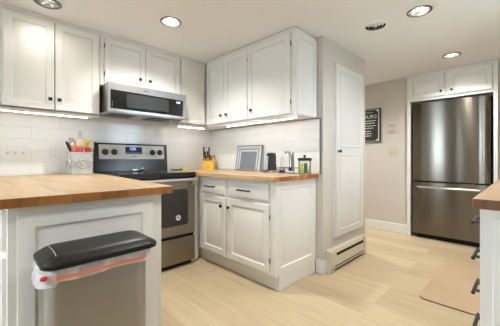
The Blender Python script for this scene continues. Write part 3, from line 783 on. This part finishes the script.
def utensil(name, label, cat, foot, head, build, m_handle, r=0.005):
    f, h_ = Vector(foot), Vector(head)
    t = thing(name, label, cat, foot, G_U)
    MB().tube([f, f + (h_ - f) * 0.5, h_], [r, r * 0.9, r * 0.8], 10).build('handle', m_handle, t)
    build(t, h_, (h_ - f).normalized()); return t
def flat_head(w, l, th, m, taper=1.0):
    def b(t, h_, d):
        a = Vector((0.72, -0.69, 0)); a = (a - d * a.dot(d)).normalized(); n_ = a.cross(d).normalized()
        rings = []
        for s_, k in ((0, 0.45), (0.12, 0.85), (0.3, 1), (0.8, taper), (0.95, taper * 0.85), (1, taper * 0.6)):
            c_ = h_ + d * (l * s_)
            rings.append([c_ + a * (w * k * x_) + n_ * (th * y_) for x_, y_ in ((-0.5, -0.3), (-0.42, -0.5), (0.42, -0.5), (0.5, -0.3), (0.5, 0.3), (0.42, 0.5), (-0.42, 0.5), (-0.5, 0.3))])
        MB().loft(rings).build('head', m, t)
    return b
def spoon_head(w, l, m):
    def b(t, h_, d):
        a = Vector((0.72, -0.69, 0)); a = (a - d * a.dot(d)).normalized(); n_ = a.cross(d).normalized()
        R = Matrix((a, n_, d)).transposed()
        MB().ellipsoid(h_ + d * (l * 0.45), w / 2, 0.008, l / 2, R=R).build('head', m, t)
    return b
def whisk_head(w, l):
    def b(t, h_, d):
        a = Vector((1, 0, 0)); a = (a - d * a.dot(d)).normalized(); n_ = a.cross(d).normalized()
        mb = MB()
        for k in range(6):
            q = PI * k / 6; e = a * math.cos(q) + n_ * math.sin(q)
            pts = []
            for i in range(17):
                s_ = i / 16; th_ = PI * s_
                pts.append(h_ + d * (l * math.sin(th_) ** 0.8) + e * (w / 2) * math.cos(th_) * (0.25 + 0.75 * math.sin(th_)))
            mb.tube(pts, 0.0019, 6)
        mb.build('wires', M['chrome'], t)
    return b
utensil('turner', 'black turner leaning far left in the utensil crock', 'turner', (0.66, 2.868, 0.935), (0.584, 2.825, 1.108), flat_head(0.022, 0.095, 0.006, M['black']), M['black'])
utensil('whisk', 'steel wire whisk at the left of the utensil crock', 'whisk', (0.625, 2.80, 0.935), (0.604, 2.83, 1.105), whisk_head(0.082, 0.125), M['chrome'])
utensil('spatula', 'orange spatula between whisk and wooden spoon in the crock', 'spatula', (0.615, 2.80, 0.935), (0.604, 2.785, 1.098), flat_head(0.046, 0.062, 0.010, M['orange']), M['orange'])
utensil('spoon', 'pale wooden spoon with round bowl in the middle of the crock', 'spoon', (0.66, 2.78, 0.935), (0.650, 2.765, 1.13), spoon_head(0.068, 0.098, M['woodspoon']), M['woodspoon'])
utensil('spatula', 'pale yellow spatula behind the wooden spoon in the crock', 'spatula', (0.67, 2.83, 0.935), (0.700, 2.825, 1.13), flat_head(0.075, 0.085, 0.008, M['yellow'], 1.1), M['yellow'])
utensil('spoon', 'ivory spoon leaning right at the edge of the crock', 'spoon', (0.69, 2.80, 0.935), (0.716, 2.765, 1.10), spoon_head(0.055, 0.105, M['ivory']), M['ivory'])
utensil('spatula', 'wide red silicone spatula low at the front left of the crock', 'spatula', (0.64, 2.75, 0.935), (0.634, 2.752, 1.098), flat_head(0.068, 0.042, 0.010, M['redsil']), M['redsil'])
utensil('spatula', 'red silicone spatula low at the front right of the crock', 'spatula', (0.68, 2.75, 0.935), (0.696, 2.748, 1.098), flat_head(0.050, 0.048, 0.010, M['redsil'], 0.9), M['redsil'])
t = utensil('skewer', 'thin steel skewer with a ring top rising highest from the crock', 'skewer', (0.655, 2.81, 0.935), (0.652, 2.80, 1.255), lambda t, h_, d: MB().tube([h_ + Vector((0.014 * math.sin(2 * PI * i / 16), 0, 0.014 - 0.014 * math.cos(2 * PI * i / 16))) for i in range(17)], 0.0022, 8).build('ring', M['chrome'], t), M['chrome'], 0.0028)

# ------------------------------------------------------------------ wall plates
def plate(name, label, cat, T, u0, u1, v0, v1, holes, m=None, kind='outlet', group='wall plates'):
    t = tag(MB().prism(rounded(u0, u1, v0, v1, 0.005, 3), -0.002, 0.005, T=T).build(name, m or M['plate'], None, 0.0015, loc=T((u0 + u1) / 2, (v0 + v1) / 2, 0)), label, cat, group)
    vc = (v0 + v1) / 2
    for h_ in holes:
        if kind == 'switch':
            mb = MB(); P = lambda a, b, c: T(h_ + a, vc + b, c + 0.005)
            mb.loft([[P(-0.005, -0.011, 0), P(0.005, -0.011, 0), P(0.005, 0.011, 0), P(-0.005, 0.011, 0)], [P(-0.004, 0.0, 0.011), P(0.004, 0.0, 0.011), P(0.004, 0.008, 0.011), P(-0.004, 0.008, 0.011)]])
            mb.build('toggle', m or M['plate'], t)
            mb = MB()
            for b_ in (-0.0145, 0.0125): mb.box(-0.002, 0.002, b_, b_ + 0.002, 0, 0)
            MB().prism([(h_ - 0.006, vc - 0.013), (h_ + 0.006, vc - 0.013), (h_ + 0.006, vc + 0.013), (h_ - 0.006, vc + 0.013)], 0.005, 0.0056, T=T).build('toggle_slot', M['palegrey'], t)
        else:
            for dv in (0.024, -0.024):
                mb = MB(); mb.lathe([(0.017, 0.005), (0.016, 0.0065)], T=lambda a, b, c: T(h_ + a, vc + dv + b, c), n=20); s_ = mb.build('socket', m or M['plate'], t)
                mb = MB()
                for du in (-0.006, 0.006): mb.prism([(h_ + du - 0.001, vc + dv), (h_ + du + 0.001, vc + dv), (h_ + du + 0.001, vc + dv + 0.008), (h_ + du - 0.001, vc + dv + 0.008)], 0.0065, 0.0068, T=T)
                mb.lathe([(0.0022, 0.0065), (0.0022, 0.0068)], T=lambda a, b, c: T(h_ + a, vc + dv - 0.007 + b, c), n=10)
                mb.build('slot', M['gap'], s_)
    return t
TSn = F_south(Y_N - 0.009); TWn = F_west(X_E - 0.009)
plate('light_switch', 'white triple toggle switch plate on the tile at the left', 'light switch', TSn, 0.138, 0.312, 1.035, 1.157, (0.175, 0.225, 0.275), None, 'switch')
plate('outlet', 'white outlet on the tile left of the utensil crock', 'outlet', TSn, 0.462, 0.538, 1.04, 1.158, (0.50,))
plate('outlet', 'small white outlet on the tile right under the microwave', 'outlet', TSn, 1.425, 1.497, 1.285, 1.385, (1.461,))
plate('outlet', 'white outlet on the tile between knife block and grey board', 'outlet', TWn, 2.528, 2.60, 1.045, 1.155, (2.564,))
plate('outlet', 'white outlet on the tile behind the clear gooseneck gadget', 'outlet', TWn, 1.706, 1.778, 1.005, 1.11, (1.742,))
TFw = F_west(X_F)
plate('light_switch', 'almond double switch plate below the thermostat', 'light switch', TFw, 1.292, 1.412, 1.078, 1.182, (1.33, 1.375), M['almond'], 'switch')
t = tag(MB().prism(rounded(1.325, 1.405, 1.415, 1.53, 0.008, 4), 0, 0.022, T=TFw).build('thermostat', M['almond'], None, 0.004, loc=TFw(1.365, 1.47, 0)), 'small almond thermostat on the wall left of the fridge', 'thermostat')
MB().lathe([(0.03, 0.022), (0.027, 0.034), (0.012, 0.036)], T=lambda a, b, c: TFw(1.365 + a, 1.465 + b, c), n=24).build('dial', M['heater'], t)
MB().prism([(1.345, 1.502), (1.385, 1.502), (1.385, 1.514), (1.345, 1.514)], 0.022, 0.0235, T=TFw).build('scale_window', M['greyframe'], t)

# ------------------------------------------------------------------ chalkboard sign
t = thing('chalkboard_sign', 'black chalkboard sign with white lettering on the hall wall', 'sign', (X_F, 1.70, 1.53))
U = lambda u, v, w: (X_F - w, 1.515 + u, v)
def TG(u, v, w): return (X_F - w, 1.515 + 0.40 - u, v)       # u runs left to right as read
mb = MB(); mb.prism([(0, 1.285), (0.40, 1.285), (0.40, 1.785), (0, 1.785)], 0.001, 0.018, T=TG); mb.build('board', M['board'], t, 0.002)
mb = MB()
for a, b_, c, d_ in ((0.02, 0.38, 1.30, 1.305), (0.02, 0.38, 1.765, 1.77)): mb.prism([(a, c), (b_, c), (b_, d_), (a, d_)], 0.018, 0.019, T=TG)
for a, b_ in ((0.02, 0.027), (0.365, 0.38)): mb.prism([(a, 1.30), (b_, 1.30), (b_, 1.77), (a, 1.77)], 0.018, 0.019, T=TG)
for (u, v, su, sv) in ((0.38, 1.77, -1, -1), (0.38, 1.30, -1, 1), (0.02, 1.77, 1, -1), (0.02, 1.30, 1, 1)):
    mb.prism([(u, v), (u + su * 0.06, v), (u, v + sv * 0.06)][::su * sv], 0.018, 0.0195, T=TG)
mb.build('border', M['chalk'], t)
text('lettering', 'HOURS', 0.075, TG, 0.205, 1.665, 0.0182, M['chalk'], t, 0.0006, sx=1.15)
for v, a, b_, hh in ((1.725, 0.13, 0.30, 0.008), (1.60, 0.05, 0.335, 0.012), (1.565, 0.06, 0.32, 0.012), (1.525, 0.05, 0.335, 0.012), (1.49, 0.07, 0.31, 0.012), (1.445, 0.10, 0.26, 0.012), (1.41, 0.10, 0.27, 0.012), (1.375, 0.11, 0.28, 0.012)):
    u = a; mb = MB()
    while u < b_ - 0.01:
        w_ = random.uniform(0.018, 0.05); e = min(u + w_, b_); mb.prism([(u, v), (e, v), (e, v + hh), (u, v + hh)], 0.018, 0.0186, T=TG); u = e + 0.008
    mb.build('chalk_line', M['chalk'], t)

# ------------------------------------------------------------------ things on the L-shaped counter
# knife block
t = thing('knife_block', 'yellow wooden knife block with dark knives in the corner', 'knife block', (2.09, 2.86, ZC))
ang = math.radians(-35); ca, sa = math.cos(ang), math.sin(ang)
def TK(u, v, w):           # u across the block's face, v up, w towards the viewer
    ax = Vector((0.72, -0.69, 0)); out = Vector((-0.69, -0.72, 0))
    return Vector((2.066, 2.822, 0)) + ax * u + out * w + Vector((0, 0, v))
def hex_(mb, T, u0, u1, pts):
    mb.loft([[T(u, v, w) for v, w in pts] for u in (u0, u1)])
mb = MB(); hex_(mb, TK, -0.075, 0.062, [(ZC, 0.05), (ZC, -0.07), (1.075, -0.07), (1.055, 0.0), (1.010, 0.05)]); mb.build('body', M['block'], t, 0.004)
mb = MB(); hex_(mb, TK, -0.066, 0.050, [(1.016, 0.054), (1.018, -0.03), (1.082, -0.068), (1.060, 0.012)]); mb.build('slot_face', M['blockdark'], t, 0.003)
mb = MB(); hex_(mb, TK, 0.062, 0.078, [(ZC, 0.03), (ZC, -0.06), (1.07, -0.06), (1.035, 0.03)]); mb.build('side_pocket', M['block'], t, 0.003)
MB().prism([(-0.018, 0.935), (0.018, 0.935), (0.018, 0.943), (-0.018, 0.943)], 0.05, 0.0508, T=TK).build('badge', M['blockdark'], t)
G_K = 'knives in the block'
for i, (u, v, w, l, lab) in enumerate(((-0.058, 1.055, 0.0, 0.15, 'tallest black-handled knife at the left of the block'), (-0.038, 1.045, 0.02, 0.10, 'black-handled knife leaning beside the tallest knife in the block'),
                                       (-0.016, 1.060, -0.02, 0.09, 'black-handled knife in the middle of the block'), (0.008, 1.055, 0.0, 0.145, 'tall black-handled knife in the right half of the block'),
                                       (0.024, 1.040, 0.03, 0.06, 'short black-handled knife right of the tall pair in the block'))):
    k_ = thing('knife', lab, 'knife', TK(u, v - 0.02, w), G_K)
    d_ = Vector((0, 0, 1)) + Vector((-0.69, -0.72, 0)) * 0.16; d_.normalize()
    p0 = TK(u, v - 0.015, w)
    MB().tube([p0, p0 + d_ * l * 0.25, p0 + d_ * l * 0.7, p0 + d_ * l], [0.0085, 0.0105, 0.0095, 0.011], 10).build('handle', M['black'], k_)
    MB().tube([p0 + d_ * l * 0.45, p0 + d_ * (l * 0.45 + 0.012)], [0.0112, 0.0112], 10).build('rivet_band', M['chrome'], k_)
k_ = thing('scissors', 'dark handled kitchen tool in the side pocket of the knife block', 'kitchen tool', TK(0.07, 1.05, 0), G_K)
MB().tube([TK(0.07, 1.03, 0), TK(0.07, 1.068, 0.004), TK(0.07, 1.088, 0.008)], [0.006, 0.006, 0.012], 10).build('handle', M['black'], k_)

# leaning grey framed board
t = thing('framed_board', 'grey framed slate board leaning on the tile', 'board', (2.15, 2.18, ZC))
def TL(u, v, w):   # u = world y, v along the slope, w out of the face
    s_ = 0.155; c_ = math.sqrt(1 - s_ * s_)
    return (2.158 + v * s_ - w * c_, u, ZC + 0.001 + v * c_ + w * s_)
def frame(mb, a, b_, c, d_, th, w0, w1):
    mb.loft([[TL(x, y, w) for x, y in ((a + i, c + i), (b_ - i, c + i), (b_ - i, d_ - i), (a + i, d_ - i))] for i, w in ((0, w0), (0, w1), (th, w1), (th, w0))], (False, False))
mb = MB(); frame(mb, 2.015, 2.408, 0, 0.288, 0.009, 0.0, 0.020); mb.build('outer_frame', M['midgrey'], t)
mb = MB(); mb.prism([(2.018, 0.003), (2.405, 0.003), (2.405, 0.285), (2.018, 0.285)], 0.0, 0.012, T=TL); mb.build('mat', M['palegrey'], t)
mb = MB(); frame(mb, 2.052, 2.372, 0.003, 0.250, 0.016, 0.012, 0.018); mb.build('inner_frame', M['midgrey'], t)
mb = MB(); frame(mb, 2.068, 2.356, 0.003, 0.234, 0.016, 0.012, 0.016); mb.build('inner_frame', M['palegrey'], t)
mb = MB(); mb.prism([(2.082, 0.004), (2.342, 0.004), (2.342, 0.218), (2.082, 0.218)], 0.012, 0.0145, T=TL); mb.build('slate', M['slate'], t)

# black and silver gadget
t = thing('electric_can_opener', 'small upright black and silver gadget right of the grey board', 'kitchen gadget', (2.1, 1.815, ZC))
def TC(u, v, w): return (2.085 - w, 1.810 - u * 0.9, ZC + v)      # u to the right as seen
mb = MB(); mb.loft([[TC(u * k, v, w * k) for u, w in rounded(-0.075, 0.075, -0.05, 0.05, 0.02, 4)] for v, k in ((0.0, 1.0), (0.018, 1.0), (0.022, 0.95))]); mb.build('base', M['chrome'], t)
mb = MB(); mb.loft([[TC(u * k + o_, v, w * k) for u, w in rounded(-0.062, 0.066, -0.045, 0.045, 0.03, 5)] for v, k, o_ in ((0.02, 1.0, 0), (0.10, 0.86, 0.0), (0.17, 0.78, 0.006), (0.192, 0.66, 0.010), (0.198, 0.4, 0.012))]); mb.build('body', M['black'], t)
mb = MB(); mb.loft([[TC(-0.030 + 0.006 * k_, v, w), TC(-0.008 + 0.003 * k_, v, w), TC(-0.008 + 0.003 * k_, v, w + 0.004), TC(-0.030 + 0.006 * k_, v, w + 0.004)] for v, w, k_ in ((0.03, 0.046, 0), (0.10, 0.0405, 1), (0.165, 0.036, 2))]); mb.build('face_plate', M['palegrey'], t)
mb = MB(); mb.loft([[TC(0.0 + 0.004 * k_, v, w), TC(0.012 + 0.003 * k_, v, w), TC(0.012 + 0.003 * k_, v, w + 0.005), TC(0.004 * k_, v, w + 0.005)] for v, w, k_ in ((0.03, 0.045, 0), (0.10, 0.0395, 1), (0.165, 0.035, 2))]); mb.build('label_strip', M['navy'], t)
mb = MB(); mb.ellipsoid(TC(-0.03, 0.178, 0.012), 0.02, 0.018, 0.015); mb.build('lever', M['chrome'], t)

# clear tank with a steel gooseneck on a wire stand
t = thing('gooseneck_dispenser', 'clear dispenser with a curved steel neck on a wire stand', 'dispenser', (2.06, 1.57, ZC))
def TD(u, v, w): return (2.055 - w, 1.558 - u, ZC + v)
mb = MB(); mb.loft([[TD(u, v, w) for u, w in rounded(-0.085, -0.005, -0.03, 0.03, 0.01, 4)] for v in (0.035, 0.165)]); mb.build('tank', M['acrylic'], t)
mb = MB(); mb.tube([TD(-0.045, 0.198, 0.0), TD(-0.030, 0.205, 0), TD(-0.012, 0.203, 0), TD(0.004, 0.19, 0), TD(0.013, 0.165, 0), TD(0.018, 0.12, 0), TD(0.021, 0.07, 0), TD(0.022, 0.02, 0)],
                   [0.013, 0.012, 0.011, 0.012, 0.013, 0.015, 0.016, 0.017], 14); mb.build('neck', M['chrome'], t)
mb = MB(); mb.tube([TD(0.044, 0.02, 0), TD(0.044, 0.195, 0)], 0.010, 12); mb.build('column', M['steel'], t)
mb = MB(); mb.ellipsoid(TD(0.025, 0.045, 0.02), 0.012, 0.02, 0.02); mb.build('tap', M['black'], t)
mb = MB(); mb.box(*sorted((TD(0, 0, 0.004)[0], TD(0, 0, -0.004)[0])), *sorted((TD(0.036, 0, 0)[1], TD(0.028, 0, 0)[1])), ZC + 0.07, ZC + 0.11); mb.build('indicator', M['yellow'], t)
mb = MB()
q = [(-0.095, 0.045), (0.085, 0.045), (0.085, -0.045), (-0.095, -0.045)]
for v in (0.006, 0.055): mb.tube([TD(u, v, w) for u, w in q + q[:1]], 0.0028, 8)
for u, w in q: mb.tube([TD(u, 0.0, w), TD(u, 0.058, w)], 0.004, 8)
mb.build('stand', M['greyframe'], t)
mb = MB()
for u in (-0.085, -0.05): mb.ellipsoid(TD(u, 0.018, 0.02), 0.016, 0.016, 0.017)
mb.build('foot', M['blackmetal'], t)

# glass jar with packets
t = thing('glass_jar', 'clear glass jar with a black knobbed lid at the counter end', 'jar', (2.06, 1.385, ZC))
jc = (2.06, 1.392)
mb = MB(); mb.lathe([(0.053, ZC), (0.0575, ZC + 0.006), (0.0575, 1.022), (0.053, 1.030), (0.050, 1.026), (0.054, 1.018), (0.054, ZC + 0.010), (0.001, ZC + 0.008)], (*jc, 0), n=36); mb.build('glass', M['glass'], t)
mb = MB(); mb.lathe([(0.060, 1.026), (0.062, 1.030), (0.062, 1.046), (0.056, 1.051), (0.010, 1.053), (0.008, 1.060), (0.013, 1.066), (0.012, 1.074), (0.003, 1.077)], (*jc, 0), n=36); mb.build('lid', M['black'], t)
G_P = 'packets in the glass jar'
def pack(name, label, u, w, wd, hh, th, m, rot):
    c_ = Vector((jc[0], jc[1], ZC + 0.0105)); ax = Vector((0.55, -0.83, 0)); out = Vector((-0.83, -0.55, 0))
    cr, sr = math.cos(rot), math.sin(rot); a2 = ax * cr + out * sr; o2 = out * cr - ax * sr
    p0 = c_ + ax * u + out * w
    mb = MB(); mb.loft([[p0 + a2 * (wd * x_) + o2 * (th * y_) + Vector((0, 0, z)) for x_, y_ in ((-0.5, -0.5), (0.5, -0.5), (0.5, 0.5), (-0.5, 0.5))] for z in (0, hh)])
    tag(mb.build(name, m, None, 0.003, loc=p0), label, 'packet', G_P)
pack('packet', 'lime green packet at the left inside the glass jar', -0.024, 0.012, 0.030, 0.080, 0.018, M['lime'], 0.1)
pack('packet', 'dark green packet in the middle of the glass jar', 0.010, 0.012, 0.030, 0.088, 0.018, M['green'], -0.15)
pack('packet', 'small lime packet lying low at the right in the jar', 0.038, 0.004, 0.016, 0.036, 0.022, M['lime'], 0.3)

# ------------------------------------------------------------------ kitchen mat
t = thing('kitchen_mat', 'beige cushioned kitchen mat with rounded corners on the floor', 'mat', (2.95, 0.34, 0))
MB().prism(rounded(2.352, 3.56, 0.10, 0.585, 0.06, 6), 0.0, 0.008).build('edge', M['matedge'], t)
mb = MB(); pr = [(0, 0.008), (0.001, 0.011), (0.008, 0.0135)]
mb.loft([[(x, y, z) for x, y in rounded(2.352 + i, 3.56 - i, 0.10 + i, 0.585 - i, 0.06 - i, 6)] for i, z in pr]); mb.build('top', M['mat'], t)

# ------------------------------------------------------------------ recessed ceiling lights and the vent
LAB = ['recessed ceiling light nearest the left wall cabinets', 'recessed ceiling light in front of the microwave', 'recessed ceiling light nearest the round vent',
       'recessed ceiling light in front of the fridge', 'recessed ceiling light in the hall beyond the pantry', 'unseen ceiling light added over the dining side near the patio door',
       'unseen ceiling light added over the dining side near the stove wall', 'unseen ceiling light added behind the photographer', 'unseen ceiling light added over the aisle beside the right counter']
def make_lamp(x, y):
    t = thing('ceiling_light', LAB[0], 'ceiling light', (x, y, CEIL), 'recessed ceiling lights')
    o = (x, y, 0)
    MB().lathe([(0.085, CEIL), (0.085, CEIL - 0.004), (0.079, CEIL - 0.008), (0.071, CEIL - 0.006), (0.0665, CEIL)], o, n=40, caps=(False, False)).build('trim_ring', M['ringdark'], t)
    MB().lathe([(0.0665, CEIL - 0.002), (0.065, CEIL + 0.010), (0.0445, CEIL + 0.046), (0.0440, CEIL + 0.050), (0.056, CEIL + 0.050), (0.072, CEIL + 0.004)], o, n=40, caps=(False, False)).build('reflector', M['reflector'], t)
    MB().lathe([(0.0445, CEIL + 0.044), (0.0445, CEIL + 0.048), (0.001, CEIL + 0.049)], o, n=32, caps=(True, False)).build('lens', M['lens'], t)
    d = bpy.data.lights.new('lamp_bulb', 'AREA'); d.shape = 'DISK'; d.size = 0.084; d.energy = LAMP_W[0]; d.color = (0.97, 0.975, 0.97)
    b = bpy.data.objects.new('lamp_bulb', d); C.objects.link(b); b.parent = t; b.location = (0, 0, 0.043)
    return t
L0 = make_lamp(*LAMPS[0])
for (x, y), lab, w_ in list(zip(LAMPS, LAB, LAMP_W))[1:]:
    q = dup(L0, (x, y, CEIL), lab)
    for ch in q.children:
        if ch.type == 'LIGHT': ch.data = ch.data.copy(); ch.data.energy = w_
t = thing('ceiling_vent', 'round white ceiling vent with dark ring slots', 'vent', (*VENT, CEIL))
o = (*VENT, 0)
MB().lathe([(0.098, CEIL), (0.097, CEIL - 0.003), (0.082, CEIL - 0.005), (0.077, CEIL)], o, n=40, caps=(False, False)).build('flange', M['ceil'], t)
MB().lathe([(0.078, CEIL - 0.001), (0.076, CEIL + 0.10), (0.001, CEIL + 0.10)], o, n=40, caps=(False, False)).build('throat', M['gap'], t)
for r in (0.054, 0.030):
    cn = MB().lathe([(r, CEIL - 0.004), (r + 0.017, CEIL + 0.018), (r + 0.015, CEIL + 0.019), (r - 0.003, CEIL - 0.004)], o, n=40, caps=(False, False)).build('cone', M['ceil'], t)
    MB().lathe([(r - 0.0035, CEIL - 0.002), (r + 0.0145, CEIL + 0.020)], o, n=40, caps=(False, False)).build('inner_shade', M['gap'], cn)  # shade inside the cone painted as a dark surface
MB().lathe([(0.001, CEIL - 0.004), (0.014, CEIL - 0.003), (0.012, CEIL + 0.04)], o, n=24, caps=(True, True)).build('hub', M['ceil'], t)

# builder's bookkeeping is not part of the scene
for ob in bpy.data.objects:
    if '_o' in ob: del ob['_o']
